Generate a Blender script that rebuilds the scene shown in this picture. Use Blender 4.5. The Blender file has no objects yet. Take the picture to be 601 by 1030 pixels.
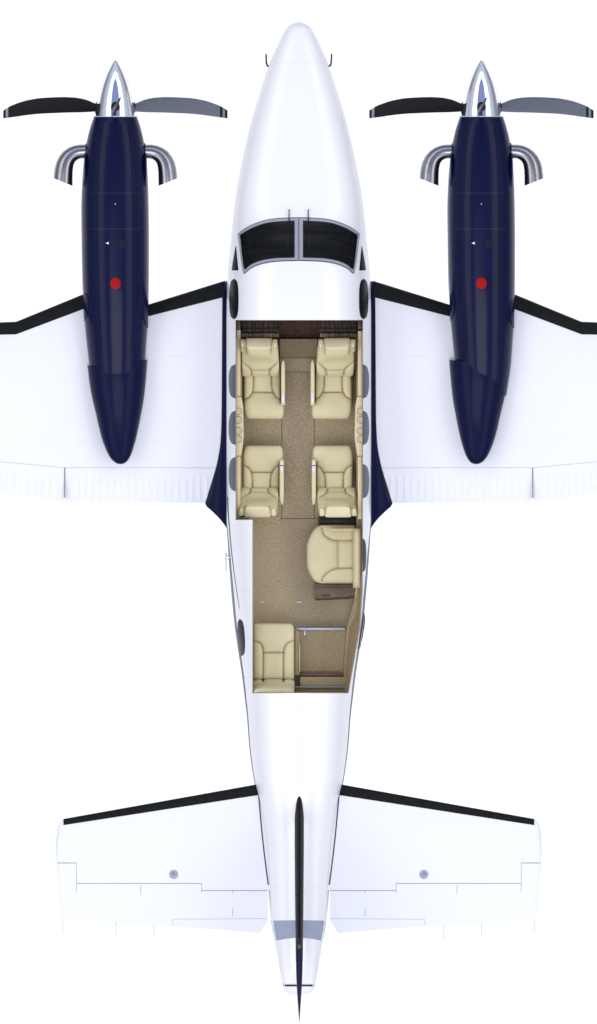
import bpy, bmesh, math, random
import numpy as np
from math import sin, cos, pi, sqrt, exp, radians
random.seed(7)
S = bpy.context.scene
COL = S.collection

# ---------------------------------------------------------------- camera, world, exposure
# plan unit: 1 unit = 1 cm; plan x to the right, plan y towards the tail, z up
def P(x, y, z=0.0):
    return ((x-300.5)*.01, (515.0-y)*.01, z*.01)

cd = bpy.data.cameras.new("camera"); cam = bpy.data.objects.new("camera", cd); COL.objects.link(cam)
cam.location = (0, 0, 14); cd.type = 'ORTHO'; cd.ortho_scale = 10.3
cd.sensor_fit = 'VERTICAL'; cd.clip_end = 500
S.camera = cam

W = bpy.data.worlds.new("World"); S.world = W; W.use_nodes = True
nt = W.node_tree; nt.nodes.clear()
out = nt.nodes.new('ShaderNodeOutputWorld'); bg = nt.nodes.new('ShaderNodeBackground')
tc = nt.nodes.new('ShaderNodeTexCoord'); sp = nt.nodes.new('ShaderNodeSeparateXYZ')
mr = nt.nodes.new('ShaderNodeMapRange'); rp = nt.nodes.new('ShaderNodeValToRGB')
mr.inputs[1].default_value = -1; mr.inputs[2].default_value = 1
nt.links.new(tc.outputs['Generated'], sp.inputs[0]); nt.links.new(sp.outputs['Z'], mr.inputs[0])
nt.links.new(mr.outputs[0], rp.inputs[0]); nt.links.new(rp.outputs[0], bg.inputs[0]); nt.links.new(bg.outputs[0], out.inputs[0])
def hz(z): return (z+1)/2
K = 2.3      # strength; ramp colours are relative to it
stops = [(-1, (.30, .30, .31)), (-.1, (.12, .12, .13)), (.02, (.13, .13, .14)), (.14, (.20, .21, .23)),
         (.40, (.26, .29, .36)), (.54, (.24, .30, .46)), (.58, (1, .985, .96)), (1, (1, .985, .96))]
cr = rp.color_ramp
cr.elements[0].color = (*stops[0][1], 1); cr.elements[1].color = (*stops[-1][1], 1)
for z, c in stops[1:-1]:
    cr.elements.new(hz(z)).color = (*c, 1)
bg.inputs[1].default_value = K
# the bright ring of the studio ceiling has a dim blue oval in its middle, longer along the aircraft
def wm(op, a, b):
    k = nt.nodes.new('ShaderNodeMath'); k.operation = op
    for i, q in enumerate((a, b)):
        if isinstance(q, (int, float)): k.inputs[i].default_value = q
        else: nt.links.new(q, k.inputs[i])
    return k.outputs[0]
ov = wm('ADD', wm('POWER', wm('ABSOLUTE', sp.outputs['X'], 0), 2), wm('MULTIPLY', wm('POWER', wm('ABSOLUTE', sp.outputs['Y'], 0), 2), (.50/.74)**2))
ov = wm('SQRT', ov, 0)
om = nt.nodes.new('ShaderNodeMapRange'); om.inputs[1].default_value = .47; om.inputs[2].default_value = .53
nt.links.new(ov, om.inputs[0])
# only the upper half of the studio has it
up_ = wm('GREATER_THAN', sp.outputs['Z'], .3)
fac = wm('MULTIPLY', up_, wm('SUBTRACT', 1, om.outputs[0]))
wx_ = nt.nodes.new('ShaderNodeMix'); wx_.data_type = 'RGBA'; wx_.inputs[7].default_value = (.11, .14, .26, 1)
nt.links.new(fac, wx_.inputs[0]); nt.links.new(rp.outputs[0], wx_.inputs[6]); nt.links.new(wx_.outputs[2], bg.inputs[0])
S.view_settings.view_transform = 'Standard'; S.view_settings.look = 'None'
S.view_settings.exposure = 0.0; S.view_settings.gamma = 1.0

# soft key panel of the studio, high overhead
ld = bpy.data.lights.new("key_light", 'AREA'); ld.shape = 'RECTANGLE'; ld.size = 24; ld.size_y = 24
ld.energy = 7800; ld.color = (1, .975, .94)
lo = bpy.data.objects.new("key_light", ld); COL.objects.link(lo)
lo.location = (-2.0, -11, 49)
from mathutils import Vector
lo.rotation_euler = (Vector((0, .5, 0))-lo.location).to_track_quat('-Z', 'Y').to_euler()

# ---------------------------------------------------------------- materials
def srgb(r, g, b):
    f = lambda c: (c/255/12.92 if c/255 <= .04045 else ((c/255+.055)/1.055)**2.4)
    return (f(r), f(g), f(b), 1)
def mat(name, col, rough=.4, metal=0, coat=0, spec=.5, var=0, vscale=3, bump=0, bscale=100, col2=None, stretch=(1, 1, 1), lines=None, rvar=0):
    m = bpy.data.materials.new(name); m.use_nodes = True
    n = m.node_tree; b = n.nodes['Principled BSDF']
    b.inputs['Base Color'].default_value = col; b.inputs['Roughness'].default_value = rough
    b.inputs['Metallic'].default_value = metal; b.inputs['Coat Weight'].default_value = coat
    b.inputs['Coat Roughness'].default_value = .12
    b.inputs['Specular IOR Level'].default_value = spec
    t = n.nodes.new('ShaderNodeTexCoord'); mp = n.nodes.new('ShaderNodeMapping'); mp.inputs['Scale'].default_value = stretch
    n.links.new(t.outputs['Object'], mp.inputs[0])
    src = None
    if var or col2 or rvar:
        nz = n.nodes.new('ShaderNodeTexNoise'); nz.inputs['Scale'].default_value = vscale; nz.inputs['Detail'].default_value = 6
        nz.inputs['Roughness'].default_value = .65
        n.links.new(mp.outputs[0], nz.inputs[0])
    if var or col2:
        mx = n.nodes.new('ShaderNodeMix'); mx.data_type = 'RGBA'
        c2 = col2 or tuple(c*(1-var) for c in col[:3])+(1,)
        mx.inputs[6].default_value = col; mx.inputs[7].default_value = c2
        rm = n.nodes.new('ShaderNodeMapRange'); rm.inputs[1].default_value = .38; rm.inputs[2].default_value = .62
        n.links.new(nz.outputs[0], rm.inputs[0]); n.links.new(rm.outputs[0], mx.inputs[0])
        src = mx.outputs[2]
    if rvar:
        r2 = n.nodes.new('ShaderNodeMapRange'); r2.inputs[3].default_value = rough; r2.inputs[4].default_value = rough+rvar
        n.links.new(nz.outputs[0], r2.inputs[0]); n.links.new(r2.outputs[0], b.inputs['Roughness'])
    if lines:
        # panel joints: (axis, position, lo, hi, width, strength) in metres, object space
        s = n.nodes.new('ShaderNodeSeparateXYZ'); n.links.new(t.outputs['Object'], s.inputs[0])
        acc = None
        def M(op, a, b_=None):
            k = n.nodes.new('ShaderNodeMath'); k.operation = op
            for i, v in enumerate((a, b_)):
                if v is None: continue
                if isinstance(v, (int, float)): k.inputs[i].default_value = v
                else: n.links.new(v, k.inputs[i])
            return k.outputs[0]
        for ax, pos, lo_, hi_, wd, st in lines:
            u, v = (s.outputs[0], s.outputs[1]) if ax == 'x' else (s.outputs[1], s.outputs[0])
            d = M('LESS_THAN', M('ABSOLUTE', M('SUBTRACT', u, pos)), wd/2)
            e = M('LESS_THAN', M('ABSOLUTE', M('SUBTRACT', v, (lo_+hi_)/2)), (hi_-lo_)/2)
            q = M('MULTIPLY', M('MULTIPLY', d, e), st)
            acc = q if acc is None else M('MAXIMUM', acc, q)
        m2 = n.nodes.new('ShaderNodeMix'); m2.data_type = 'RGBA'
        n.links.new(acc, m2.inputs[0]); m2.inputs[7].default_value = srgb(70, 74, 90)
        if src: n.links.new(src, m2.inputs[6])
        else: m2.inputs[6].default_value = col
        src = m2.outputs[2]
    if src: n.links.new(src, b.inputs['Base Color'])
    if bump:
        nb = n.nodes.new('ShaderNodeTexNoise'); nb.inputs['Scale'].default_value = bscale; nb.inputs['Detail'].default_value = 4
        n.links.new(mp.outputs[0], nb.inputs[0])
        bp = n.nodes.new('ShaderNodeBump'); bp.inputs['Strength'].default_value = bump; bp.inputs['Distance'].default_value = .004
        n.links.new(nb.outputs[0], bp.inputs['Height']); n.links.new(bp.outputs[0], b.inputs['Normal'])
    return m
def L(ax, pos, a, b, w=.006, s=.35):   # plan units -> metres
    if ax == 'x': return ('x', (pos-300.5)*.01, (515-max(a, b))*.01, (515-min(a, b))*.01, w, s)
    return ('y', (515-pos)*.01, (min(a, b)-300.5)*.01, (max(a, b)-300.5)*.01, w, s)
WHITE = (.79, .785, .80, 1)
WHITE2 = (.745, .755, .79, 1)
M = {}
M['white'] = mat('white_paint', WHITE, .28, coat=.5, spec=.4, rvar=.08, vscale=2,
    lines=[L('y', 63.5, 270, 331, .005, .12), L('y', 78.5, 290, 313, .004, .08), L('y', 197, 236, 246, .004, .2), L('y', 197, 356, 366, .004, .2),
           L('y', 528, 226, 254, .005, .15), L('y', 594, 230, 254, .005, .15), L('y', 682, 240, 254, .005, .12),
           L('y', 798, 262, 340, .005, .1), L('x', 268, 700, 790, .004, .06), L('x', 332, 700, 790, .004, .06), L('y', 735, 249, 352, .004, .07),
           L('x', 296.6, 850, 925, .004, .25), L('x', 305.6, 850, 925, .004, .25), L('y', 893, 270, 331, .004, .12), L('y', 989.5, 283, 319, .006, .2)])
wl = []
for s_ in (-1, 1):
    mx_ = lambda x: x if s_ < 0 else 601.4-x
    for a in [('y', 358, 171, 188, .005, .25), ('x', 157, 350, 470, .004, .05), ('x', 66, 335, 470, .004, .07), ('y', 372, 0, 88, .004, .07),
              ('y', 445, 20, 222, .004, .08), ('y', 441, -200, 60, .004, .06), ('x', 200, 300, 470, .004, .04), ('x', -60, 340, 470, .004, .07)]:
        if a[0] == 'x': wl.append(L('x', mx_(a[1]), a[2], a[3], a[4], a[5]))
        else: wl.append(L('y', a[1], mx_(a[2]), mx_(a[3]), a[4], a[5]))
M['wing'] = mat('white_wing_paint', WHITE2, .5, coat=.04, spec=.15, rvar=.1, vscale=2, lines=wl)
M['tailwhite'] = mat('white_tail_paint', WHITE2, .5, coat=.04, spec=.15, rvar=.1, vscale=2)
M['navy'] = mat('navy_paint', srgb(13, 18, 52), .24, coat=.12, spec=.08, rvar=.06, vscale=4,
    lines=None)
M['navy2'] = mat('navy_paint_fairing', srgb(13, 18, 52), .34, coat=.05, spec=.06)
M['stripe'] = mat('navy_stripe_paint', srgb(20, 24, 50), .35, spec=.3)
M['boot'] = mat('black_rubber', srgb(24, 25, 26), .62, spec=.12, var=.3, vscale=14, bump=.15, bscale=60)
M['chrome'] = mat('polished_chrome', (.84, .86, .90, 1), .05, metal=1)
M['steel'] = mat('exhaust_steel', (.33, .33, .34, 1), .2, metal=1, rvar=.12, vscale=20, var=.15)
M['dark'] = mat('dark_metal', srgb(38, 38, 42), .4, metal=.3)
M['grey'] = mat('grey_metal', srgb(120, 124, 132), .4, metal=.4)
M['bladeblack'] = mat('blade_black', srgb(20, 20, 21), .55, spec=.15, var=.2, vscale=20)
M['bladegrey'] = mat('blade_grey', srgb(100, 104, 114), .5, spec=.15, var=.08, vscale=20)
M['red'] = mat('red_cap', srgb(156, 8, 12), .5, spec=.12, var=.1, vscale=30)
M['glass'] = mat('windshield_glass', srgb(10, 11, 12), .15, spec=.12, col2=srgb(20, 21, 23), vscale=8, stretch=(.5, 3, 1))
M['cglass'] = mat('cabin_window_glass', srgb(78, 82, 92), .25, spec=.2)
M['dglass'] = mat('dark_window_glass', srgb(22, 23, 26), .3, spec=.1)
M['frame'] = mat('windshield_frame_metal', srgb(150, 152, 164), .4, metal=.1)
M['seal'] = mat('dark_seal', srgb(52, 55, 66), .6, spec=.2)
M['softseam'] = mat('pale_joint', srgb(205, 207, 216), .6, spec=.2)
M['seam'] = mat('grey_joint', srgb(168, 170, 178), .6, spec=.2)
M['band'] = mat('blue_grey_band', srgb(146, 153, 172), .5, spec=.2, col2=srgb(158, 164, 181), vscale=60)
M['leather'] = mat('cream_leather', srgb(216, 207, 168), .5, spec=.28, var=.06, vscale=6, bump=.12, bscale=160)
# darker thread and piping along the sewn seams of the leather
_n = M['leather'].node_tree; _b = _n.nodes['Principled BSDF']; _s = _b.inputs['Base Color'].links[0].from_socket
_a = _n.nodes.new('ShaderNodeAttribute'); _a.attribute_name = 'seam'; _m = _n.nodes.new('ShaderNodeMix'); _m.data_type = 'RGBA'
_n.links.new(_a.outputs['Fac'], _m.inputs[0]); _n.links.new(_s, _m.inputs[6]); _m.inputs[7].default_value = srgb(172, 160, 120); _n.links.new(_m.outputs[2], _b.inputs['Base Color'])
M['trim'] = mat('tan_trim', srgb(226, 215, 174), .55, spec=.2, var=.06, vscale=10)
M['lining'] = mat('tan_lining', srgb(170, 153, 122), .8, spec=.1, var=.12, vscale=12)
M['carpet'] = mat('beige_carpet', srgb(210, 194, 162), .95, spec=.05, col2=srgb(166, 151, 124), vscale=90, bump=.5, bscale=260, stretch=(1, 1, 1))
M['carpet2'] = mat('olive_carpet', srgb(172, 157, 126), .95, spec=.05, col2=srgb(148, 133, 104), vscale=90, bump=.5, bscale=260, stretch=(1, 1, 1))
M['dcarpet'] = mat('dark_brown_carpet', srgb(112, 88, 74), .95, spec=.05, col2=srgb(86, 66, 55), vscale=42, bump=.5, bscale=260, stretch=(1, 1, 1))
M['wood'] = mat('dark_wood', srgb(78, 54, 40), .4, spec=.3, col2=srgb(34, 22, 16), vscale=9, stretch=(9, .8, 3))
M['wood2'] = mat('brown_wood', srgb(112, 92, 74), .4, spec=.3, col2=srgb(80, 60, 48), vscale=5, stretch=(1, 6, 3))
M['woodbar'] = mat('light_wood_bar', srgb(160, 134, 110), .4, spec=.3, col2=srgb(74, 55, 42), vscale=9, stretch=(9, .8, 3))
M['black'] = mat('black_plastic', srgb(20, 17, 16), .5, spec=.25)
M['latch'] = mat('pale_plastic', srgb(215, 217, 226), .35)
M['alu'] = mat('aluminium', srgb(176, 180, 192), .35, metal=.3)
M['amber'] = mat('amber_lens', srgb(120, 84, 48), .2)
M['cup'] = mat('cup_insert', srgb(214, 202, 164), .5)
M['backdrop'] = mat('white_studio_paper', (.97, .97, .97, 1), .9, spec=.1)

# ---------------------------------------------------------------- mesh helpers
def link(name, me, m, parent=None, smooth=True, angle=40):
    mats = m if isinstance(m, (list, tuple)) else [m]
    for q in mats: me.materials.append(M[q] if isinstance(q, str) else q)
    if smooth:
        for p in me.polygons: p.use_smooth = True
        if angle: me.set_sharp_from_angle(angle=radians(angle))
    o = bpy.data.objects.new(name, me); COL.objects.link(o)
    if parent: o.parent = parent
    return o
def mesh(name, v, f, m, parent=None, smooth=True, angle=40, fix=True, mi=None, merge=0):
    me = bpy.data.meshes.new(name); me.from_pydata([tuple(map(float, q)) for q in v], [], f)
    if mi is not None:
        me.polygons.foreach_set('material_index', mi)
    if fix or merge:
        b = bmesh.new(); b.from_mesh(me)
        if merge: bmesh.ops.remove_doubles(b, verts=b.verts, dist=merge)
        bmesh.ops.recalc_face_normals(b, faces=b.faces); b.to_mesh(me); b.free()
    return link(name, me, m, parent, smooth, angle)
class MB:
    def __init__(s): s.v = []; s.f = []
    def add(s, v, f):
        o = len(s.v); s.v += v; s.f += [tuple(i+o for i in q) for q in f]
    def box(s, x0, x1, y0, y1, z0, z1):
        v = [P(x, y, z) for z in (z0, z1) for y in (y0, y1) for x in (x0, x1)]
        s.add(v, [(0, 1, 3, 2), (4, 5, 7, 6), (0, 1, 5, 4), (2, 3, 7, 6), (0, 2, 6, 4), (1, 3, 7, 5)])
    def prism(s, pts, z0, z1):
        n = len(pts)
        v = [P(x, y, z0) for x, y in pts]+[P(x, y, z1) for x, y in pts]
        s.add(v, [tuple(range(n)), tuple(range(n, 2*n))]+[(i, (i+1) % n, (i+1) % n+n, i+n) for i in range(n)])
    def tube(s, pts, rs, n=16, cap=True, endcut=None):
        pts = [Vector(p) for p in pts]; rings = []
        for i, p in enumerate(pts):
            d = (pts[min(i+1, len(pts)-1)]-pts[max(i-1, 0)]).normalized()
            up = Vector((0, 0, 1)) if abs(d.z) < .9 else Vector((1, 0, 0))
            a = d.cross(up).normalized(); b = a.cross(d)
            r = rs[i] if isinstance(rs, (list, tuple)) else rs
            rings.append([tuple(p+a*cos(2*pi*k/n)*r+b*sin(2*pi*k/n)*r) for k in range(n)])
        if endcut: rings[-1] = [tuple(endcut(Vector(q))) for q in rings[-1]]
        v = [q for r in rings for q in r]; f = []
        for i in range(len(rings)-1):
            for k in range(n): f.append((i*n+k, i*n+(k+1) % n, (i+1)*n+(k+1) % n, (i+1)*n+k))
        if cap: f += [tuple(range(n)), tuple(range((len(rings)-1)*n, len(rings)*n))]
        s.add(v, f)
    def ell(s, c, r, nu=20, nv=12):
        v = []; f = []
        for j in range(nv+1):
            for i in range(nu):
                a = 2*pi*i/nu; b = pi*j/nv
                v.append((c[0]+r[0]*sin(b)*cos(a), c[1]+r[1]*sin(b)*sin(a), c[2]+r[2]*cos(b)))
        for j in range(nv):
            for i in range(nu): f.append((j*nu+i, j*nu+(i+1) % nu, (j+1)*nu+(i+1) % nu, (j+1)*nu+i))
        s.add(v, f)
    def done(s, name, m, parent=None, bevel=0, smooth=True, angle=40, merge=1e-5):
        me = bpy.data.meshes.new(name); me.from_pydata([tuple(map(float, q)) for q in s.v], [], s.f)
        b = bmesh.new(); b.from_mesh(me)
        bmesh.ops.remove_doubles(b, verts=b.verts, dist=merge)
        bmesh.ops.recalc_face_normals(b, faces=b.faces)
        if bevel:
            ed = [e for e in b.edges if len(e.link_faces) == 2 and e.calc_face_angle(0) > .6]
            bmesh.ops.bevel(b, geom=ed, offset=bevel, segments=3, profile=.5, affect='EDGES', clamp_overlap=True)
        b.to_mesh(me); b.free()
        return link(name, me, m, parent, smooth, angle)
def pchip(xs, ys):
    xs = np.array(xs, float); ys = np.array(ys, float); h = np.diff(xs); d = np.diff(ys)/h
    m = np.zeros_like(ys); m[0] = d[0]; m[-1] = d[-1]
    for i in range(1, len(xs)-1):
        if d[i-1]*d[i] > 0:
            w1 = 2*h[i]+h[i-1]; w2 = h[i]+2*h[i-1]; m[i] = (w1+w2)/(w1/d[i-1]+w2/d[i])
    def f(x):
        x = min(max(x, xs[0]), xs[-1]); i = min(max(int(np.searchsorted(xs, x))-1, 0), len(h)-1)
        t = (x-xs[i])/h[i]
        return float((1+2*t)*(1-t)**2*ys[i]+t*(1-t)**2*h[i]*m[i]+t*t*(3-2*t)*ys[i+1]+t*t*(t-1)*h[i]*m[i+1])
    return f
def lin(pts):
    xs = [p[0] for p in pts]; ys = [p[1] for p in pts]
    return lambda x: float(np.interp(x, xs, ys))

# ---------------------------------------------------------------- the studio floor
me = bpy.data.meshes.new('white_backdrop')
me.from_pydata([(-45, -45, -20), (45, -45, -20), (45, 45, -20), (-45, 45, -20)], [], [(0, 1, 2, 3)])
bd = link('white_backdrop', me, 'backdrop', smooth=False); bd['kind'] = 'structure'
bd['label'] = 'plain white studio backdrop beneath the whole aircraft'; bd['category'] = 'backdrop'

# ---------------------------------------------------------------- the aircraft
A = bpy.data.objects.new('airplane', None); COL.objects.link(A)
A['label'] = 'white and navy twin-propeller airplane seen from above with its cabin roof cut away'
A['category'] = 'airplane'

# fuselage -------------------------------------------------------
CX = 300.8
fw = pchip([22.0, 22.6, 24, 26.6, 32, 45, 64, 94.5, 127.8, 160, 198, 246, 283, 330, 520, 540, 570, 600, 630, 650, 680, 700, 720, 750, 788, 800, 860, 890, 930, 946, 990, 996, 1000, 1001],
           [.5, 3.5, 7, 11, 14.6, 21.2, 29.5, 39.8, 49.4, 56.8, 63.8, 69, 72, 72.8, 72.7, 71.6, 69.6, 67.2, 64.2, 61.4, 56.8, 54.4, 52, 49.6, 44.3, 41.8, 33.8, 31, 27.8, 24.6, 16.4, 14.6, 9, 1])
fzt = pchip([22, 24, 32, 64, 127, 215, 240, 274, 330, 520, 600, 700, 800, 890, 946, 990, 1001],
            [-8, -2, 4, 16, 29, 42, 54, 71, 78, 78, 75, 66, 55, 45, 38, 30, 24])
fzb = pchip([22, 24, 32, 64, 127, 215, 300, 560, 630, 700, 800, 890, 946, 990, 1001],
            [-8, -14, -20, -32, -46, -58, -64, -64, -58, -44, -18, 2, 12, 18, 22.5])
fzm = pchip([22, 64, 215, 320, 520, 700, 800, 890, 990, 1001], [-8, -8, -4, 0, 0, 6, 14, 18, 23, 23])
PU, PL = 2.55, 3.4
def fus_z(x, y):
    w = fw(y); r = min(abs(x-CX)/w, 1); return fzm(y)+(fzt(y)-fzm(y))*(1-r**PU)**(1/PU)
def fus_pt(y, t):     # t: 0 right .. pi left over the top, beyond pi the belly
    c, s = cos(t), sin(t); p = PU if s >= 0 else PL
    w = fw(y); m = fzm(y); h = fzt(y)-m if s >= 0 else m-fzb(y)
    return (CX+w*math.copysign(abs(c)**(2/p), c), y, m+h*math.copysign(abs(s)**(2/p), s))
ys = [22.0, 22.2, 22.6, 23.2, 24, 25, 26.5, 28.5, 31, 34, 38, 43, 49]
ys += list(np.arange(56, 990, 6.0))+[990, 993, 996, 998, 999.5, 1000.4, 1001]
N = 96; v = []; f = []
for y in ys:
    for k in range(N): v.append(P(*fus_pt(y, 2*pi*(k+.5)/N)))
for j in range(len(ys)-1):
    for k in range(N): f.append((j*N+k, j*N+(k+1) % N, (j+1)*N+(k+1) % N, (j+1)*N+k))
f += [tuple(range(N)), tuple(range((len(ys)-1)*N, len(ys)*N))]
fus = mesh('fuselage', v, f, 'white', A, angle=0)

openA = [(237.3, 322), (365.2, 322), (365.2, 560), (364.9, 596), (362.4, 632), (350.8, 697.3), (254.2, 697.3), (254.2, 523), (237.3, 523)]
FL = -46; FLA = -22
def cutter(pts, z0, z1):
    mb = MB(); mb.prism(pts, z0, z1); o = mb.done('cutter', 'lining', None, smooth=False); return o
cut = [cutter(openA, -8, 120),
       cutter([(243, 322.01), (359.5, 322.01), (359.5, 585), (352, 634), (254.21, 634), (254.21, 530), (243, 530)], FL, 0),
       cutter([(254.22, 633), (352, 633), (345, 697.2), (254.22, 697.2)], FLA, 0)]
cut[1].location.z = .00011; cut[2].location.z = .00023
for c in cut:
    md = fus.modifiers.new('b', 'BOOLEAN'); md.operation = 'DIFFERENCE'; md.object = c; md.solver = 'EXACT'
dg = bpy.context.evaluated_depsgraph_get(); dg.update()
nm = bpy.data.meshes.new_from_object(fus.evaluated_get(dg)); fus.modifiers.clear(); fus.data = nm; nm.name = 'fuselage'
for c in cut: bpy.data.objects.remove(c)
for p in nm.polygons: p.use_smooth = True
nm.set_sharp_from_angle(angle=radians(35))

# conforming skin piece: A_i, B_i are matching border points in plan; thickness outward
def skin(name, Apts, Bpts, m, off=.4, nb=10, parent=None, zf=fus_z, depth=.6, angle=45):
    parent = parent or A; n = len(Apts); top = []; bot = []
    def nrm(x, y):
        e = .25
        zx = (zf(x+e, y)-zf(x-e, y))/(2*e); zy = (zf(x, y+e)-zf(x, y-e))/(2*e)
        q = Vector((-zx, -zy, 1)); 
        if q.length > 8: q = Vector((-zx, -zy, 1))
        return q.normalized()
    for (ax, ay), (bx, by) in zip(Apts, Bpts):
        for k in range(nb+1):
            t = k/nb; x = ax+(bx-ax)*t; y = ay+(by-ay)*t; z = zf(x, y); q = nrm(x, y)
            lim = min(off, off)
            top.append(P(x+q.x*lim, y+q.y*lim, z+q.z*lim)); bot.append(P(x-q.x*depth, y-q.y*depth, z-q.z*depth))
    m_ = nb+1; v = top+bot; o = len(top); f = []
    for i in range(n-1):
        for k in range(nb):
            a = i*m_+k; f.append((a, a+1, a+m_+1, a+m_)); f.append((o+a, o+a+m_, o+a+m_+1, o+a+1))
    for i in range(n-1):
        for k in (0, nb):
            a = i*m_+k; f.append((a, a+m_, o+a+m_, o+a))
    for i in (0, n-1):
        for k in range(nb):
            a = i*m_+k; f.append((a, a+1, o+a+1, o+a))
    return mesh(name, v, f, m, parent, angle=angle, merge=1e-6)
def MX(x): return 2*CX-x
def mir(pts): return [(MX(x), y) for x, y in pts]

# windshield -----------------------------------------------------
top_o = pchip([239.8, 245, 252, 260, 268, 278, 287, 300.8], [236, 231.6, 227.6, 224.3, 221.9, 220.4, 219.8, 219.4])
bot_o = pchip([239.8, 245.6, 252, 260, 268, 278, 287, 300.8], [236.5, 274.6, 269.7, 266, 263.9, 262.5, 262, 261.6])
top_i = pchip([242.2, 252, 262, 268, 278, 297], [236.8, 230.9, 226.8, 225, 223.6, 222.6])
bot_i = pchip([242.2, 246.6, 252, 260, 268, 278, 297], [237.4, 270.6, 266.5, 262.8, 260.8, 259.5, 258.9])
for sgn in (0, 1):
    mm = mir if sgn else (lambda q: q)
    xs = list(np.linspace(239.8, 245.6, 8))+list(np.linspace(247, 300.7, 26))
    fr = skin('windshield_frame', mm([(x, top_o(x)) for x in xs]), mm([(x, bot_o(x)) for x in xs]), 'frame', .5, 16)
    sl = skin('seal', mm([(x, top_o(x)-.8) for x in xs]), mm([(x, bot_o(x)+.8) for x in xs]), 'seal', .25, 16, parent=fr)
    xs = list(np.linspace(242.2, 246.6, 7))+list(np.linspace(248, 296.6, 26))
    skin('glazing_seal', mm([(x, top_i(x)-.6) for x in xs]), mm([(x, bot_i(x)+.6) for x in xs]), 'seal', .62, 16, parent=fr)
    skin('windshield_pane', mm([(x, top_i(x)+.1) for x in xs]), mm([(x, bot_i(x)-.1) for x in xs]), 'glass', .8, 16, parent=fr)
    wx = 291 if not sgn else 310.3
    mb = MB()
    mb.tube([P(wx, y, fus_z(wx, y)+1.8+(2 if y < 215 else 0)) for y in (211, 216, 222, 230, 240, 257)], .0055, 8)
    mb.tube([P(wx, 211, fus_z(wx, 211)+4), P(wx, 211, fus_z(wx, 211))], .005, 8)
    bx = wx-1 if not sgn else wx+1
    mb.box(bx-.5, bx+.5, 235, 258, fus_z(wx, 246)+.2, fus_z(wx, 246)+2.2)
    mb.done('wiper', 'black', A)
    # glareshield edge seen through the pane
    ya, yb = 244.5, 248.5
    xs = np.linspace(245, 293, 14)
    # centre joint
mb = skin('center_post', [(300.5, y) for y in np.linspace(219.8, 261.4, 10)], [(301.1, y) for y in np.linspace(219.8, 261.4, 10)], 'seal', .75, 1)

# side cockpit windows and cabin windows --------------------------
for sgn in (0, 1):
    mm = mir if sgn else (lambda q: q)
    skin('cockpit_quarter_window', mm([(237.3, 248), (236.2, 255), (234.6, 264), (233.6, 271.2), (233.7, 272)]),
         mm([(237.7, 248), (238.4, 255), (239.3, 264), (240, 271.2), (239.8, 272)]), 'dglass', .4, 5)['label'] = 'small black triangular cockpit side window'
    a = []; b = []
    for t in np.linspace(-1, 1, 21):
        y = 300.8+20.4*t; hw = 4.6*(1-abs(t)**3.2)**(1/2.2)
        a.append((235.8-hw, y)); b.append((235.8+hw*.95, y))
    skin('cockpit_side_window', mm(a), mm(b), 'dglass', .4, 6)
def half_win(yc, r, xin, xout, m, side, n=21, lab=None, off=.45):
    mm = mir if side else (lambda q: q); a = []; b = []
    for t in np.linspace(-1, 1, n):
        y = yc+r*t; xi = xin if not callable(xin) else xin(y); xo = xout if not callable(xout) else xout(y)
        h = (1-abs(t)**2.4)**(1/2.4)
        a.append((xi-.05, y)); b.append((xi+(xo-xi)*h-.06, y))
    o = skin('cabin_window', mm(a), mm(b), m, off, 6)
    if lab: o['label'] = lab
for yc in (383.7, 430.4, 477): half_win(yc, 17.3, 237.2, 230.6, 'cglass', 0)
for yc in (383.7, 430.4, 484): half_win(yc, 17.3, MX(365.25), 230.4, 'cglass', 1)
half_win(558.5, 16.5, MX(365.25), MX(368.3), 'dglass', 1, lab='dark cabin window beside the sideways seat')
half_win(634.7, 18, lambda y: MX(362.6-(y-634)*.16+.6), lambda y: MX(366.2-(y-634)*.16), 'dglass', 1, off=.9, lab='dark rear cabin window at the baggage area')
# full rear left window
a = []; b = []
for t in np.linspace(-1, 1, 21):
    y = 641.3+18.7*t; h = (1-abs(t)**2.4)**(1/2.4); c = 242.6+1.0*t
    a.append((c-3.0*h+.1, y)); b.append((c+3.9*h, y))
skin('cabin_window', a, b, 'dglass', .45, 6)['label'] = 'dark oval rear window in the white roof left of the aft seat'

# navy cheat line low on each side, from the wing root to the tail
def stripe(y0, y1, inn, side, name='side_stripe', n=40, m='stripe', r0=.985, r1=.999):
    v = []; f = []
    for i, y in enumerate(np.linspace(y0, y1, n)):
        w = fw(y); m0 = fzm(y)
        pts = []
        hz_ = fzt(y)-m0
        for q in np.linspace(-.55, inn(y), 9):
            if q >= 0: x = w*(1-q**PU)**(1/PU); z = m0+hz_*q
            else: x = w*(1-abs(q)**PL)**(1/PL); z = m0+(m0-fzb(y))*q
            pts.append((x, z))
        for x, z in pts: v.append(P(CX-(x+.35) if not side else CX+(x+.35), y, z))
        for x, z in pts: v.append(P(CX-(x-.6) if not side else CX+(x-.6), y, z))
    k = 9; R = 18
    for i in range(n-1):
        for j in range(k-1):
            f.append((i*R+j, i*R+j+1, (i+1)*R+j+1, (i+1)*R+j)); f.append((i*R+k+j, (i+1)*R+k+j, (i+1)*R+k+j+1, i*R+k+j+1))
        f.append((i*R, (i+1)*R, (i+1)*R+k, i*R+k)); f.append((i*R+k-1, i*R+2*k-1, (i+1)*R+2*k-1, (i+1)*R+k-1))
    for i in (0, n-1):
        for j in range(k-1): f.append((i*R+j, i*R+k+j, i*R+k+j+1, i*R+j+1))
    return mesh(name, v, f, m, A, angle=50)
inn_ = lin([(524, .15), (560, .30), (600, .36), (690, .34), (730, .27), (800, .22)])
stripe(520, 800, inn_, 0); stripe(520, 800, inn_, 1)
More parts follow.
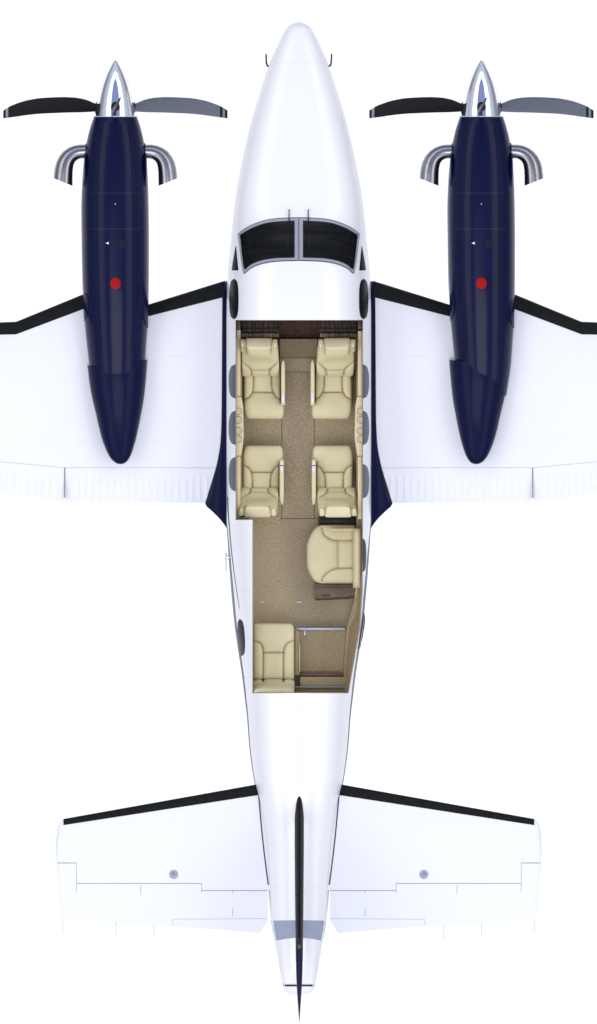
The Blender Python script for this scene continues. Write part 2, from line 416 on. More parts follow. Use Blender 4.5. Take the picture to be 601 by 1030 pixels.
# thin dark line that sweeps up over the door on the left
la = []; lb = []
for t in np.linspace(0, 1, 24):
    y = 500+112*t; x = 229.3+2.2*t+9.6*t**1.7; w = .25+.65*(1-t)
    la.append((x-w*.5, y)); lb.append((x+w*.5, y))
skin('curved_door_line', la, lb, 'seal', .25, 2, depth=.3)
la = [(MX(x)-.0, y) for x, y in la]; lb = [(MX(x), y) for x, y in lb]
skin('curved_side_line', [p for p in la if p[1] < 580 and p[1] > 523], [p for p in lb if p[1] < 580 and p[1] > 523], 'seam', .2, 2, depth=.3) if False else None
mb = MB(); mb.ell(P(229.6, 560.7, fus_z(231.5, 560.7)+1), (.028, .022, .018)); mb.done('door_latch', 'chrome', A)
mb = MB(); mb.box(226.2, 228.4, 556, 575, 0, 1.2); mb.done('door_handle', 'white', A, bevel=.003)

# nose probes ----------------------------------------------------
for sgn in (0, 1):
    g = (lambda x: MX(x)) if sgn else (lambda x: x)
    mb = MB()
    mb.tube([P(g(272.5), 67, -8), P(g(270.4), 66.8, -8), P(g(268.9), 65.6, -8), P(g(268.2), 63, -8), P(g(267.8), 54.2, -8)], [.014, .012, .010, .0085, .008], 10)
    mb.done('pitot_tube', 'dark', A)

# tail details ---------------------------------------------------
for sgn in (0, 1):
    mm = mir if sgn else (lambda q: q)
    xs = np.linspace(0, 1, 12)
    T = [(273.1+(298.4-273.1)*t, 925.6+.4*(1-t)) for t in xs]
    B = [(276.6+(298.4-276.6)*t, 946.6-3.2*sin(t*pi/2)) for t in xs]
    skin('tail_shade_band', mm(T), mm(B), 'band', .12, 8, depth=.3)  # shade across the tail cone, put into the colour as a blue-grey band
T = [(285.2+(316.4-285.2)*t, 990.2) for t in np.linspace(0, 1, 14)]
skin('tail_joint', T, [(x, 992.2) for x, y in T], 'seal', .15, 2, depth=.3)
skin('dorsal_strip', [(298.2, y) for y in np.linspace(702, 794, 24)], [(303.6, y) for y in np.linspace(702, 794, 24)], 'tailwhite', .7, 4, depth=.3)
for x in (296.8, 305.2):
    mb = MB()
    for y in np.arange(766, 793.5, 2.45): mb.ell(P(x, y, fus_z(x, y)), (.0035, .005, .002), 8, 4)
    mb.done('rivet_row', 'grey', A)

# ---------------------------------------------------------------- aerofoil surfaces
def half_t(c):
    c = min(max(c, 0), 1)
    return max(0, 5*(.2969*sqrt(c)-.126*c-.3516*c*c+.2843*c**3-.1036*c**4))
def slab(name, xs, LE, TE, ya, yb, z0, th, m, parent=None, off=0, ny=18, ripple=None, angle=45, edge=.25, le_dense=True):
    v = []; f = []; parent = parent or A
    for x in xs:
        a, b = ya(x), yb(x); l, t_ = LE(x), TE(x); ch = max(t_-l, 1)
        up = []; lo_ = []
        for k in range(ny+1):
            q = k/ny; q = (1-cos(q*pi/2)) if le_dense else q
            y = a+(b-a)*q; h = th(x)*ch*half_t((y-l)/ch)+off+edge*(0 if (k == 0 and a <= l+.5) else 1)
            r = ripple(x, y) if ripple else 0
            up.append(P(x, y, z0(x)+h+r)); lo_.append(P(x, y, z0(x)-h*.8))
        v += up+lo_
    R = 2*(ny+1); o = ny+1
    for i in range(len(xs)-1):
        for k in range(ny):
            f.append((i*R+k, i*R+k+1, (i+1)*R+k+1, (i+1)*R+k)); f.append((i*R+o+k, (i+1)*R+o+k, (i+1)*R+o+k+1, i*R+o+k+1))
        for k in (0, ny): f.append((i*R+k, (i+1)*R+k, (i+1)*R+o+k, i*R+o+k))
    for i in (0, len(xs)-1):
        for k in range(ny): f.append((i*R+k, i*R+k+1, i*R+o+k+1, i*R+o+k))
    return mesh(name, v, f, m, parent, angle=angle, merge=1e-6)

# wing: written for the left side, mirrored for the right about CX
wLE = lin([(-452, 372), (-448, 362), (-440, 357), (0, 324.6), (16.5, 324), (83, 296.7), (85, 296.4), (140, 309.3), (149.8, 306.6), (224.8, 283.2), (240, 279)])
wBT = lin([(-448, 374), (-440, 366), (0, 336.6), (16.5, 336.3), (83, 311.2), (85, 311), (140, 321), (149.8, 318), (224.8, 299), (240, 296)])
wTE = lin([(-452, 400), (-440, 432), (0, 496.4), (65.5, 505.6), (240, 506)])
wHG = lin([(-452, 380), (-440, 415), (0, 464.4), (65.5, 470.4), (240, 470.6)])
def wz0(x): return -30+(240-x)*.045
def wth(x): return .135
def wing_z(x, y):
    l, t_ = wLE(x), wTE(x); return wz0(x)+wth(x)*(t_-l)*half_t((y-l)/(t_-l))
def mirror_mesh(o):
    me = o.data
    for q in me.vertices: q.co.x = 2*(CX-300.5)*.01-q.co.x
    me.flip_normals()
def grid_x(a, b, st, extra=()):
    n = max(int(abs(b-a)/st), 1); g = set(np.round(np.linspace(a, b, n+1), 3)) | set(e for e in extra if min(a, b) <= e <= max(a, b))
    return sorted(g)
for side in (0, 1):
    made = []
    kink = (16.5, 65.5, 83, 149.8, 224.8)
    wg = slab('wing', grid_x(-450, 240, 8, kink+(-448, -440, 85, 140)), wLE, wTE, wLE, lambda x: wHG(x)-.25, wz0, wth, 'wing'); made.append(wg)
    # inboard and outboard leading edge boots
    for a, b in ((149, 226.5), (-440, 86)):
        xs = grid_x(a, b, 8, (16.5, 83, 85)) if a < 100 else grid_x(a, b, 8)
        made.append(slab('deice_boot', xs, wLE, wTE, lambda x: wLE(x)-.4, wBT, wz0, wth, 'boot', off=.35, ny=10))
    def rip(x, y):
        ph = (x-3) % 7.2
        t = min(1, max(0, (y-wHG(x)-7)/3))*min(1, max(0, (wTE(x)-2-y)/3))
        return .8*exp(-((ph-3.6)/1.1)**2)*t
    fl = slab('wing_flap', list(np.arange(66.2, 226, .9)), wLE, wTE, lambda x: wHG(x)+.25, wTE, wz0, wth, 'tailwhite', ripple=rip, le_dense=False); made.append(fl)
    al = slab('aileron', list(np.arange(-90, 65.0, .9)), wLE, wTE, lambda x: wHG(x)+.25, wTE, wz0, wth, 'tailwhite', ripple=rip, le_dense=False); made.append(al)
    al2 = slab('aileron', grid_x(-440, -91, 8), wLE, wTE, lambda x: wHG(x)+.25, wTE, wz0, wth, 'tailwhite', le_dense=False); made.append(al2)
    made.append(slab('hinge_joint', grid_x(-440, 225, 10), wLE, wTE, lambda x: wHG(x)-1.5, lambda x: wHG(x)+1.5, wz0, wth, 'softseam', off=-.5, ny=3, le_dense=False, edge=0))
    mb = MB(); mb.box(65.0, 65.9, 471, 501, wing_z(65, 480)-3, wing_z(65.5, 471)+.5); o = mb.done('flap_gap_seal', 'seal', A, smooth=False); made.append(o)
    # navy root fairing
    xo = pchip([283, 299, 340, 420, 445, 460, 470, 480, 490, 500, 507, 513, 520, 526, 532], [224.5, 223.9, 223.6, 223.1, 222, 219.8, 217.6, 214.6, 211.6, 208.6, 206.6, 212.3, 219.6, 224.6, 228.6])
    a = []; b = []
    for y in np.linspace(283.5, 531.8, 80): a.append((xo(y), y)); b.append((231.0, y))
    def rz(x, y):
        e = xo(y); zb = wing_z(min(x, 225), min(y, 503)) if y < 505 else wing_z(215, 503)+(y-505)*.1
        t = max(0, (x-e)/(231-e)); return zb+1.1+12*t**2.2
    rf = skin('root_fairing', a, b, 'navy2', .1, 10, depth=1.5, zf=rz); made.append(rf)
    if side:
        for o in made: mirror_mesh(o)

# ---------------------------------------------------------------- engine nacelles
def nacelle(dx, tailmirror):
    g = lambda x: x+dx
    st = [(117.4, 94.7, 138.1, 20), (121, 93.3, 139.4, 22), (128, 91, 141.6, 24), (138, 88.4, 144.2, 27), (150, 86.2, 146.2, 29.5), (170, 83.8, 148.4, 32), (190, 82.5, 149.4, 33.5),
          (210, 81.9, 149.9, 34.5), (240, 82.2, 150.2, 35), (280, 82.9, 150.1, 35), (312, 84.6, 149.6, 34), (340, 87, 147.9, 32), (368, 90.2, 145.8, 29), (400, 95, 141, 22)]
    Y = [s[0] for s in st]; l = pchip(Y, [s[1] for s in st]); r = pchip(Y, [s[2] for s in st]); h = pchip(Y, [s[3] for s in st])
    zc = lambda y: -8
    def body(name, ya, yb, l, r, h, zc, hb, m, parent, skew=None, n=36, N=72, ring0=None):
        v = []; f = []
        for i in range(n+1):
            q = i/n
            if skew: q = 1-(1-q)**1.7
            y0 = ya+(yb-ya)*q
            c = (l(y0)+r(y0))/2; w = (r(y0)-l(y0))/2
            for k in range(N):
                t = 2*pi*(k+.5)/N; cx, sz = cos(t), sin(t); p = 2.25 if sz > 0 else 2.6
                x = c+w*math.copysign(abs(cx)**(2/p), cx); z = zc(y0)+(h(y0) if sz > 0 else hb(y0))*math.copysign(abs(sz)**(2/p), sz)
                yy = y0+(skew(x, 1-q) if skew else 0)
                v.append(P(g(x), yy, z))
        for i in range(n):
            for k in range(N): f.append((i*N+k, i*N+(k+1) % N, (i+1)*N+(k+1) % N, (i+1)*N+k))
        f += [tuple(range(N)), tuple(range(n*N, (n+1)*N))]
        return mesh(name, v, f, m, parent, angle=35)
    nac = body('engine_nacelle', 117.4, 398, l, r, h, zc, lambda y: h(y)*1.15, 'navy', A, n=60)
    nac['label'] = 'navy blue engine nacelle on the %s wing' % ('left' if dx == 0 else 'right')
    nz = lambda x, y: -8+h(y)*(max(0, 1-min(1, abs((x-dx-(l(y)+r(y))/2)/((r(y)-l(y))/2)))**2.25))**(1/2.25)
    # aft fairing over the wing
    T = [(360, 87.9, 148.7, 27.6), (380, 89.6, 147.2, 27.2), (400, 92.9, 145.1, 25.2), (416, 96.7, 142.4, 22.5), (432, 100.3, 139.2, 18.5), (442, 103.0, 136.9, 15.5), (450, 105.9, 134.6, 12.8), (455, 108.1, 133, 11), (459.6, 110.6, 131.0, 9.2), (463, 113.3, 128.9, 7.4), (465.4, 116.2, 126.5, 5.2), (466.5, 118.6, 124.2, 3), (466.9, 121, 122, 1)]
    if tailmirror: T = [(a, 232.4-c, 232.4-b, d) for a, b, c, d in T]
    Y2 = [s[0] for s in T]; l2 = pchip(Y2, [s[1] for s in T]); r2 = pchip(Y2, [s[2] for s in T]); h2 = pchip(Y2, [s[3] for s in T])
    sk = (lambda x, q: max(0, q-.9)*10*(6 if not tailmirror else 0)*(1-(x-88)/60)) if not tailmirror else (lambda x, q: max(0, q-.9)*10*6*((x-84)/60))
    body('nacelle_tail_fairing', 362, 466.9, l2, r2, h2, lambda y: -8+(y-362)*.02, lambda y: h2(y)*.9, 'navy2', nac, skew=sk, n=60)
    # exhaust stacks
    for s in (0, 1):
        gm = (lambda x: 232.8-x+dx) if s else (lambda x: x+dx)
        cen = [(92, 152.3, 6.9), (86, 152.3, 7.0), (81, 152.4, 7.1), (77, 153.2, 7.3), (73.2, 154.9, 7.6), (69.8, 157.6, 8.0), (67.2, 161.2, 8.5), (65.4, 165.6, 9.0), (64.4, 170.5, 9.3), (63.9, 176, 9.5), (63.7, 183, 9.6)]
        z = -8
        mb = MB()
        e0 = P(gm(54.0), 179.2, 0); e1 = P(gm(73.4), 187.0, 0)
        def ec(q):
            t = (q.x-e0[0])/(e1[0]-e0[0]); q.y = e0[1]+(e1[1]-e0[1])*t; return q
        mb.tube([P(gm(x), y, z) for x, y, r_ in cen], [r_*.01 for x, y, r_ in cen], 32, cap=False, endcut=ec)
        mb.tube([P(gm(x), y, z) for x, y, r_ in cen], [r_*.01-.004 for x, y, r_ in cen], 32, cap=False, endcut=ec)
        n_ = len(cen); o = 32*n_
        for k in range(32): mb.f.append(((n_-1)*32+k, (n_-1)*32+(k+1) % 32, o+(n_-1)*32+(k+1) % 32, o+(n_-1)*32+k))
        mb.done('exhaust_pipe', 'steel', nac, angle=50)
        # shallow blister behind the stack
        bl = MB(); xb = gm(86.3)
        bl.ell(P(xb, 170, z+9), (.018, .165, .10), 16, 12); bl.done('exhaust_blister', 'navy2', nac)
        bl = MB(); bl.ell(P(gm(88), 152.3, z), (.03, .092, .092), 20, 12); bl.done('exhaust_collar', 'navy2', nac)
        # raised edge strips along the top of the cowling and the wing junction
        a = []; b = []
        xw = 101 if not s else 131.8
        for y in np.linspace(128, 352, 40):
            w = (r(y)-l(y))/2; c = (l(y)+r(y))/2; xx = c-w*.52 if not s else c+w*.52
            a.append((xx-.7+dx, y)); b.append((xx+.7+dx, y))
        skin('cowl_rail', a, b, 'navy2', .35, 3, parent=nac, zf=nz, depth=.5)
    # wing junction cuffs
    for s, y0 in ((0, 300), (1, 307)):
        a = []; b = []
        for t in np.linspace(0, 1, 14):
            y = y0-5+t*28; c = 84.2 if not s else 149.5
            wv = 4.5*sin(pi*min(1, .15+.85*t))**.8
            xin = c+(1 if not s else -1)*(1+wv); xo_ = c+(.8 if not s else -.8)
            a.append((xin+dx, y)); b.append((xo_+dx, y))
        skin('wing_cuff', a, b, 'navy2', .6, 4, parent=nac, zf=nz, depth=.3)
    def disc(name, x, y, rx, ry, m, hgt=.5):
        mb = MB(); n = 28; zz = nz(x+dx, y)
        mb.prism([(x+dx+rx*cos(2*pi*k/n), y+ry*sin(2*pi*k/n)) for k in range(n)], zz-1.5, zz+hgt); return mb.done(name, m, nac, bevel=.0015)
    disc('fuel_cap', 116.3, 285, 5.3, 5.6, 'red')
    disc('fastener', 116.3, 205.3, .7, .7, 'seam', .3)
    mb = MB(); zz = nz(109+dx, 244.6)
    mb.prism([(106.3+dx, 244.6), (109.6+dx, 243.3), (109.6+dx, 245.9)], zz-1, zz+.4); mb.done('drain_marker', 'latch', nac, smooth=False)
    mb = MB(); zz = nz(124+dx, 245.5)
    for j in range(4):
        for i in range(2): mb.box(121.2+3*i+dx, 123.4+3*i+dx, 242+1.9*j, 243.2+1.9*j, zz-1, zz+.35)
    mb.done('cooling_louvre', 'black', nac, smooth=False)
    for yy in (194, 230):
        a = [(116.3-25+i*4.5+dx, yy) for i in range(12)]
        skin('panel_joint', a, [(x, y+.5) for x, y in a], 'dark', .12, 1, parent=nac, zf=nz, depth=.3)
    # propeller
    sp_ = pchip([0, .3, 1, 3, 12.5, 24.3, 36, 45.5, 52, 56.4], [.2, 1.0, 1.8, 3.3, 9.1, 14.1, 17.4, 19.4, 20.7, 21.7])
    v = []; f = []; ns = 48; N2 = 64; yy = [56.4*(i/ns)**1.5 for i in range(ns+1)]
    for y in yy:
        for k in range(N2): v.append(P(116.3+dx+sp_(y)*cos(2*pi*k/N2), 60.6+y, -8+sp_(y)*sin(2*pi*k/N2)))
    for i in range(ns):
        for k in range(N2): f.append((i*N2+k, i*N2+(k+1) % N2, (i+1)*N2+(k+1) % N2, (i+1)*N2+k))
    f += [tuple(range(N2)), tuple(range(ns*N2, (ns+1)*N2))]
    spn = mesh('propeller_spinner', v, f, 'chrome', A, angle=30)
    spn['label'] = 'polished chrome propeller spinner on the %s engine' % ('left' if dx == 0 else 'right')
    mb = MB(); mb.tube([P(116.3+dx, 116.6, -8), P(116.3+dx, 117.6, -8)], [.2215, .2215], 64); mb.done('spinner_backplate', 'alu', spn, angle=30)
    # blade along +x, rotated about the propeller shaft; front face grey, rear face black
    Rr = [16, 20, 26, 34, 44, 54, 66, 78, 90, 100, 107, 110.5, 112.6]
    le = pchip([16, 20, 30, 42, 52, 75, 90, 100, 107, 112.8], [-2.5, -3.5, -7.5, -9.6, -10, -9, -6.4, -3.2, -.2, 3.6])
    te = pchip([16, 20, 52, 75, 92, 100, 107, 111, 112.8], [2.5, 4.6, 5.8, 6.8, 8.6, 9.8, 10.7, 11.2, 11.4])
    for bi in range(4):
        ang = bi*pi/2; v = []; f = []; mi = []; nc = 12
        rs = list(np.linspace(15, 112.8, 40))
        for r0 in rs:
            beta = radians(46-24*(r0/112.8)); a_, b_ = le(r0), te(r0)
            thk = 2.6*(1-r0/112.8)**.8+.5
            if r0 < 26: thk += (26-r0)*.3
            ring = []
            for k in range(nc+1):
                q = k/nc; ring.append((a_+(b_-a_)*q, thk*.5*(4*q*(1-q))**.5, 0))
            for k in range(nc-1, 0, -1):
                q = k/nc; ring.append((a_+(b_-a_)*q, -thk*.5*(4*q*(1-q))**.5, 0))
            for cy, ct, _ in ring:
                # chord runs along plan y, tipped by the pitch angle towards the tangential direction
                pm = (a_+b_)/2
                y = cy*1.0-ct*sin(beta)*.6; tz = cy*math.tan(beta)*.8+ct*cos(beta)
                X_ = r0; Z_ = tz
                x2 = X_*cos(ang)-Z_*sin(ang); z2 = X_*sin(ang)+Z_*cos(ang)
                v.append(P(116.3+dx+x2, 107.6+y, -8+z2))
        K2 = 2*nc
        for i in range(len(rs)-1):
            band = 2 if 104.5 < rs[i] else 0
            for k in range(K2):
                f.append((i*K2+k, i*K2+(k+1) % K2, (i+1)*K2+(k+1) % K2, (i+1)*K2+k))
                front = k < nc
                tip = rs[i] > 103.5; ln = 107.4 < rs[i] < 109
                mi.append(2 if ln else (1 if tip or rs[i] < 19.5 else (0 if front else 1)))
        f += [tuple(range(K2)), tuple(range((len(rs)-1)*K2, len(rs)*K2))]; mi += [1, 1]
        o = mesh('propeller_blade', v, f, ['bladegrey', 'bladeblack', 'grey'], spn, mi=mi, angle=50)
        if bi in (0, 2): o['label'] = 'propeller blade showing its grey front face' if bi == 0 else 'propeller blade showing its black rear face'
        # dark root opening in the spinner
        mb = MB(); c = cos(ang); s2 = sin(ang)
        rad = sp_(48)
        rx = (.02*abs(c)+.05*abs(s2)); rz_ = (.05*abs(c)+.02*abs(s2))
        mb.ell(P(116.3+dx+c*rad*.935, 60.6+48.6, -8+s2*rad*.935), (rx, .07, rz_), 20, 12); mb.done('blade_root_opening', 'black', spn)
nacelle(0, False); nacelle(368.2, True)

# ---------------------------------------------------------------- tailplane
sLE = lin([(56.6, 846), (57.4, 838), (58.6, 831), (60.5, 826.5), (64, 824), (259.6, 789), (275, 786.2)])
sTE = lin([(56.6, 868), (57.2, 874), (60.8, 924.6), (173.8, 931.8), (261.6, 938.6), (270.2, 924.6)])
sTEf = lin([(56.6, 905), (60.8, 924.6), (173.8, 931.8), (261.6, 938.6), (275, 939)])
def shg(x): return 868 if x < 77 else (888.6 if x < 203 else 895.8)
sz0 = lambda x: 24; sth = lambda x: .10
def stab_z(x, y):
    l, t_ = sLE(x), sTEf(x); return 24+.10*(t_-l)*half_t((y-l)/(t_-l))
for side in (0, 1):
    made = []
    for (a, b) in ((56.6, 77.0), (77.05, 203.0), (203.05, 275)): pass
    xs = sorted(set([56.6, 57.4, 58.6, 60.5, 64, 70, 76.95, 77.05, 202.95, 203.05]+list(np.arange(80, 272, 8))+[272]))
    st_ = slab('horizontal_stabilizer', xs, sLE, sTEf, sLE, lambda x: shg(x)-.45, sz0, sth, 'tailwhite'); made.append(st_)
    made.append(slab('deice_boot', grid_x(64, 259.8, 10), sLE, sTEf, lambda x: sLE(x)-.3, lin([(64, 830), (259.8, 799.8)]), sz0, sth, 'boot', parent=st_, off=.25, ny=8))
    xs = sorted(set([56.8, 57.2, 58.5, 60.8, 66, 72, 76.35, 77.6, 173.8, 202.4, 203.4, 261.6, 266, 269.6]+list(np.arange(80, 260, 8))))
    def ely(x): return (868 if x < 77 else (888.6 if x < 203 else 895.8))+.45
    def elx(x):
        # horn: between the stabilizer tip and the notch the elevator starts at the notch line
        return ely(x)
    el = slab('elevator', xs, sLE, sTEf, elx, lambda x: max(sTE(x), ely(x)+.5), sz0, sth, 'tailwhite', le_dense=False); made.append(el)
    made.append(slab('hinge_joint', [57.4, 76.9, 77.05, 202.9, 203.1, 269.5], sLE, sTEf, lambda x: shg(x)-1, lambda x: shg(x)+1, sz0, sth, 'seam', parent=st_, off=-.5, ny=2, le_dense=False, edge=0))
    # joints and tab lines on the upper face, proud strips of sealant
    def ln(x0, y0, x1, y1, w=.6, m='seam'):
        mb = MB(); dx_, dy_ = x1-x0, y1-y0; ll = sqrt(dx_*dx_+dy_*dy_); nx, ny_ = -dy_/ll*w/2, dx_/ll*w/2
        n = 6; v = []
        for i in range(n+1):
            t = i/n; x, y = x0+dx_*t, y0+dy_*t; z = stab_z(x, y)+.3
            v += [P(x+nx, y+ny_, z), P(x-nx, y-ny_, z), P(x-nx, y-ny_, z-1.2), P(x+nx, y+ny_, z-1.2)]
        f = []
        for i in range(n):
            for k in range(4): f.append((4*i+k, 4*i+(k+1) % 4, 4*i+4+(k+1) % 4, 4*i+4+k))
        f += [(0, 1, 2, 3), (4*n, 4*n+1, 4*n+2, 4*n+3)]
        mb.add(v, f); return mb
    for nm_, a in (('hinge_bracket', (77.1, 868, 77.1, 898)), ('hinge_bracket', (203, 889, 203, 898)), ('hinge_bracket', (141.8, 890.5, 141.8, 900)),
              ('hinge_bracket', (234.3, 895, 234.3, 899)), ('hinge_bracket', (234.2, 914, 234.2, 922))):
        made.append(ln(*a, w=.7).done(nm_, 'seam', el, smooth=False))
    tb = ln(174, 924.6, 269, 924.0, w=.5).done('trim_tab_joint', 'seam', el, smooth=False); made.append(tb)
    made.append(ln(174, 924.6, 174, 931.4, w=.5).done('trim_tab_joint', 'seam', el, smooth=False))
    mb = MB(); n = 30
    for i in range(n+1): pass
    v = []; f = []
    for i in range(n+1):
        t = i/n; y = 799+91*t; x = 260.3+(270-260.3)*t-1.2*sin(pi*t)*.6; z = stab_z(x, y)+.5
        v += [P(x-.55, y, z), P(x+.65, y, z+.3), P(x+.65, y, z-4), P(x-.55, y, z-4)]
    for i in range(n):
        for k in range(4): f.append((4*i+k, 4*i+(k+1) % 4, 4*i+4+(k+1) % 4, 4*i+4+k))
    f += [(0, 1, 2, 3), (4*n, 4*n+1, 4*n+2, 4*n+3)]
    made.append(mesh('root_seal', v, f, 'seal', st_, smooth=False))
    mb = MB(); zz = stab_z(175, 879.4); mb.tube([P(175, 879.4, zz-1), P(175, 879.4, zz+.6)], [.048, .046], 28); made.append(mb.done('access_cover', 'band', st_))
    mb = MB(); mb.tube([P(174.6, 879, zz+.5), P(174.6, 879, zz+.9)], [.02, .019], 20); made.append(mb.done('cover_bolt', 'grey', st_))
    for x, y0, y1 in ((63.5, 925, 939), (117, 928, 943), (155, 930.5, 944.5)):
        mb = MB(); mb.tube([P(x, y0, 25), P(x, y1, 24.5)], [.006, .0045], 8); made.append(mb.done('static_wick', 'softseam', el))
    if side:
        for o in made: mirror_mesh(o)

# ---------------------------------------------------------------- fin and rudder
FC = 301.3
def fin(name, k0, k1, c0, c1, m, parent, off=0, tscale=1, nk=24, nc=24, tk=None):
    v = []; f = []
    for i in range(nk+1):
        k = k0+(k1-k0)*i/nk
        l = 791+152*k; t_ = 984+44*k; ch = t_-l; T = (10.2*(1-k)+6.4*k)
        rnd = 1 if not tk else tk(i/nk)
        z = 46+132*k
        a = c0(ch) if callable(c0) else c0; b = c1(ch) if callable(c1) else c1
        up = []; lo_ = []
        for j in range(nc+1):
            q = 1-cos(j/nc*pi/2) if a < .01 else j/nc
            c = a+(b-a)*q; h = T*half_t(c)*rnd+off
            if c >= .999: h = .15
            y = l+ch*c-(off if c < .001 else 0)
            up.append(P(FC+h, y, z)); lo_.append(P(FC-h, y, z))
        v += up+lo_
    R = 2*(nc+1); o = nc+1
    for i in range(nk):
        for j in range(nc):
            f.append((i*R+j, i*R+j+1, (i+1)*R+j+1, (i+1)*R+j)); f.append((i*R+o+j, (i+1)*R+o+j, (i+1)*R+o+j+1, i*R+o+j+1))
        for j in (0, nc): f.append((i*R+j, (i+1)*R+j, (i+1)*R+o+j, i*R+o+j))
    for i in (0, nk):
        for j in range(nc): f.append((i*R+j, i*R+j+1, i*R+o+j+1, i*R+o+j))
    return mesh(name, v, f, m, parent, angle=45, merge=1e-6)
vf = fin('vertical_stabilizer', 0, .99, 0, .68, 'tailwhite', A)
fin('deice_boot', 0, .988, 0, lambda ch: 26/ch, 'boot', vf, off=.35, nc=12)
rd = fin('rudder', 0, .985, .685, 1, 'tailwhite', A, nc=12)
cap = fin('fin_cap', .985, 1.02, 0, 1, 'navy2', vf, off=.15, nk=6, tk=lambda q: sqrt(max(0, 1-.8*q*q)))
mb = MB(); mb.ell(P(FC, 950, 181.5), (.021, .062, .02)); mb.done('beacon_base', 'black', vf)
mb = MB(); mb.ell(P(FC, 952, 183), (.010, .026, .02)); mb.done('beacon_lens', 'amber', vf)

# ---------------------------------------------------------------- cabin
# wall lining just inside the cut edge
def wall(name, pts, z0, m, inset=.35, top=None, thick=.5, parent=A):
    v = []; f = []
    # subdivide
    q = []
    for (a, b), (c, d) in zip(pts[:-1], pts[1:]):
        n = max(2, int(sqrt((c-a)**2+(d-b)**2)/5))
        for i in range(n): q.append((a+(c-a)*i/n, b+(d-b)*i/n))
    q.append(pts[-1])
    cx, cy = 301, 500
    P2 = []
    for i, (x, y) in enumerate(q):
        a = q[max(i-1, 0)]; b = q[min(i+1, len(q)-1)]; tx, ty = b[0]-a[0], b[1]-a[1]; l = sqrt(tx*tx+ty*ty); nx, ny = -ty/l, tx/l
        if nx*(cx-x)+ny*(cy-y) < 0: nx, ny = -nx, -ny
        P2.append((x+nx*inset, y+ny*inset, x+nx*(inset+thick), y+ny*(inset+thick)))
    for (a, b, c, d), (x, y) in zip(P2, q):
        zt_ = (top if top is not None else fus_z(x, y)-.8)
        v += [P(a, b, z0), P(a, b, zt_), P(c, d, zt_), P(c, d, z0)]
    n = len(P2)
    for i in range(n-1):
        for k in range(4): f.append((4*i+k, 4*i+(k+1) % 4, 4*i+4+(k+1) % 4, 4*i+4+k))
    f += [(0, 1, 2, 3), (4*n-4, 4*n-3, 4*n-2, 4*n-1)]
    return mesh(name, v, f, m, parent, angle=30)
wall('cabin_lining', [(237.3, 341), (237.3, 523), (254.2, 523), (254.2, 697.3), (350.8, 697.3), (362.4, 632), (364.9, 596), (365.2, 560), (365.2, 333)], -7.5, 'lining')
wall('cabin_bulkhead', [(237.3, 340.5), (237.3, 322), (365.2, 322), (365.2, 332.5)], -7.5, 'wood')
mb = MB(); mb.box(243.2, 359.3, 322.2, 585, FL-.3, FL+.12); mb.box(254.4, 351.5, 585.01, 633.8, FL-.3, FL+.12); mb.done('floor_underlay', 'dcarpet', A, smooth=False)
# carpets: pieces laid edge to edge with a joint between them
def carp(pts, z, m='carpet', name='cabin_carpet', h=1.2, z0=None, bev=.003):
    mb = MB(); mb.prism(pts, z-h if z0 is None else z0, z); return mb.done(name, m, A, bevel=bev, smooth=False)
def rect(x0, y0, x1, y1): return [(x0, y0), (x1, y0), (x1, y1), (x0, y1)]
carp(rect(243.4, 322.4, 359.2, 340.4), FL+9, 'dcarpet', z0=FL+.2)['label'] = 'dark brown carpet by the cockpit'
carp(rect(281.5, 340.9, 319.5, 359.8), FL+19, 'carpet2', z0=FL+.2)['label'] = 'olive brown carpet step'
carp(rect(281.5, 360.2, 319.5, 373.8), FL+14, z0=FL+.2)
carp(rect(283.9, 374.2, 316.1, 521.4), FL+1.2, h=1)
carp(rect(243.4, 341, 281.2, 373), FL+1.8, h=1.6); carp(rect(319.8, 341, 359.2, 373), FL+1.8, h=1.6)
carp(rect(243.4, 373.4, 283.4, 521.4), FL+1.8, h=1.6)
carp(rect(316.6, 373.4, 359.2, 521.4), FL+1.8, h=1.6)
carp([(254.8, 521.9), (359, 521.9), (359, 585), (352.2, 630.8), (254.8, 630.8)], FL+1.4, h=1.2)
carp([(254.8, 634.4), (351.4, 634.4), (345, 696.6), (254.8, 696.6)], FLA+1.4, 'carpet2', h=1.2, name='baggage_carpet')
# platform edge behind the second row seat
mb = MB(); mb.box(250, 282, 519, 526.3, FL+1.5, FL+3); mb.done('seat_platform', 'carpet', A, bevel=.003)
# sloping carpeted side wall at the right rear
v = []; f = []
for y, xb, xt in ((578, 359.3, 364.5), (596, 357.5, 363.8), (631, 348.2, 361.6), (650, 346.5, 358.2), (668, 345.6, 355.2), (684, 345, 352.2), (697, 344.8, 350)):
    v += [P(xb, y, FL+1.3 if y < 630 else FLA+1.3), P(xt, y, 26), P(xt+.4, y, 26), P(xt+.2, y, -7.2), P(xb+1, y, -7.6), P(xb+.3, y, FL+1.3 if y < 630 else FLA+1.3)]
for i in range(6):
    for k in range(6): f.append((6*i+k, 6*i+(k+1) % 6, 6*i+6+(k+1) % 6, 6*i+6+k))
f += [tuple(range(6)), tuple(range(36, 42))]
mesh('sidewall_carpet', v, f, 'carpet2', A, angle=20)

# lower lining of the well and the shelf it leaves below the trims
wall('lower_lining', [(243, 341), (243, 530), (254.21, 530), (254.21, 634)], FL+.2, 'lining', top=-8.2)
wall('lower_bulkhead', [(243, 340.6), (243, 322.01), (359.5, 322.01), (359.5, 333.8)], FL+.2, 'wood', top=-8.2)
wall('lower_lining', [(359.5, 334), (359.5, 579)], FL+.2, 'lining', top=-8.2)
for a, b, c, d in ((237.8, 243.8, 322.4, 522.6), (358.7, 364.6, 322.4, 577)):
    mb = MB(); mb.box(a, b, c, d, -7.95, -7.3); mb.done('side_shelf', 'carpet2', A, smooth=False)

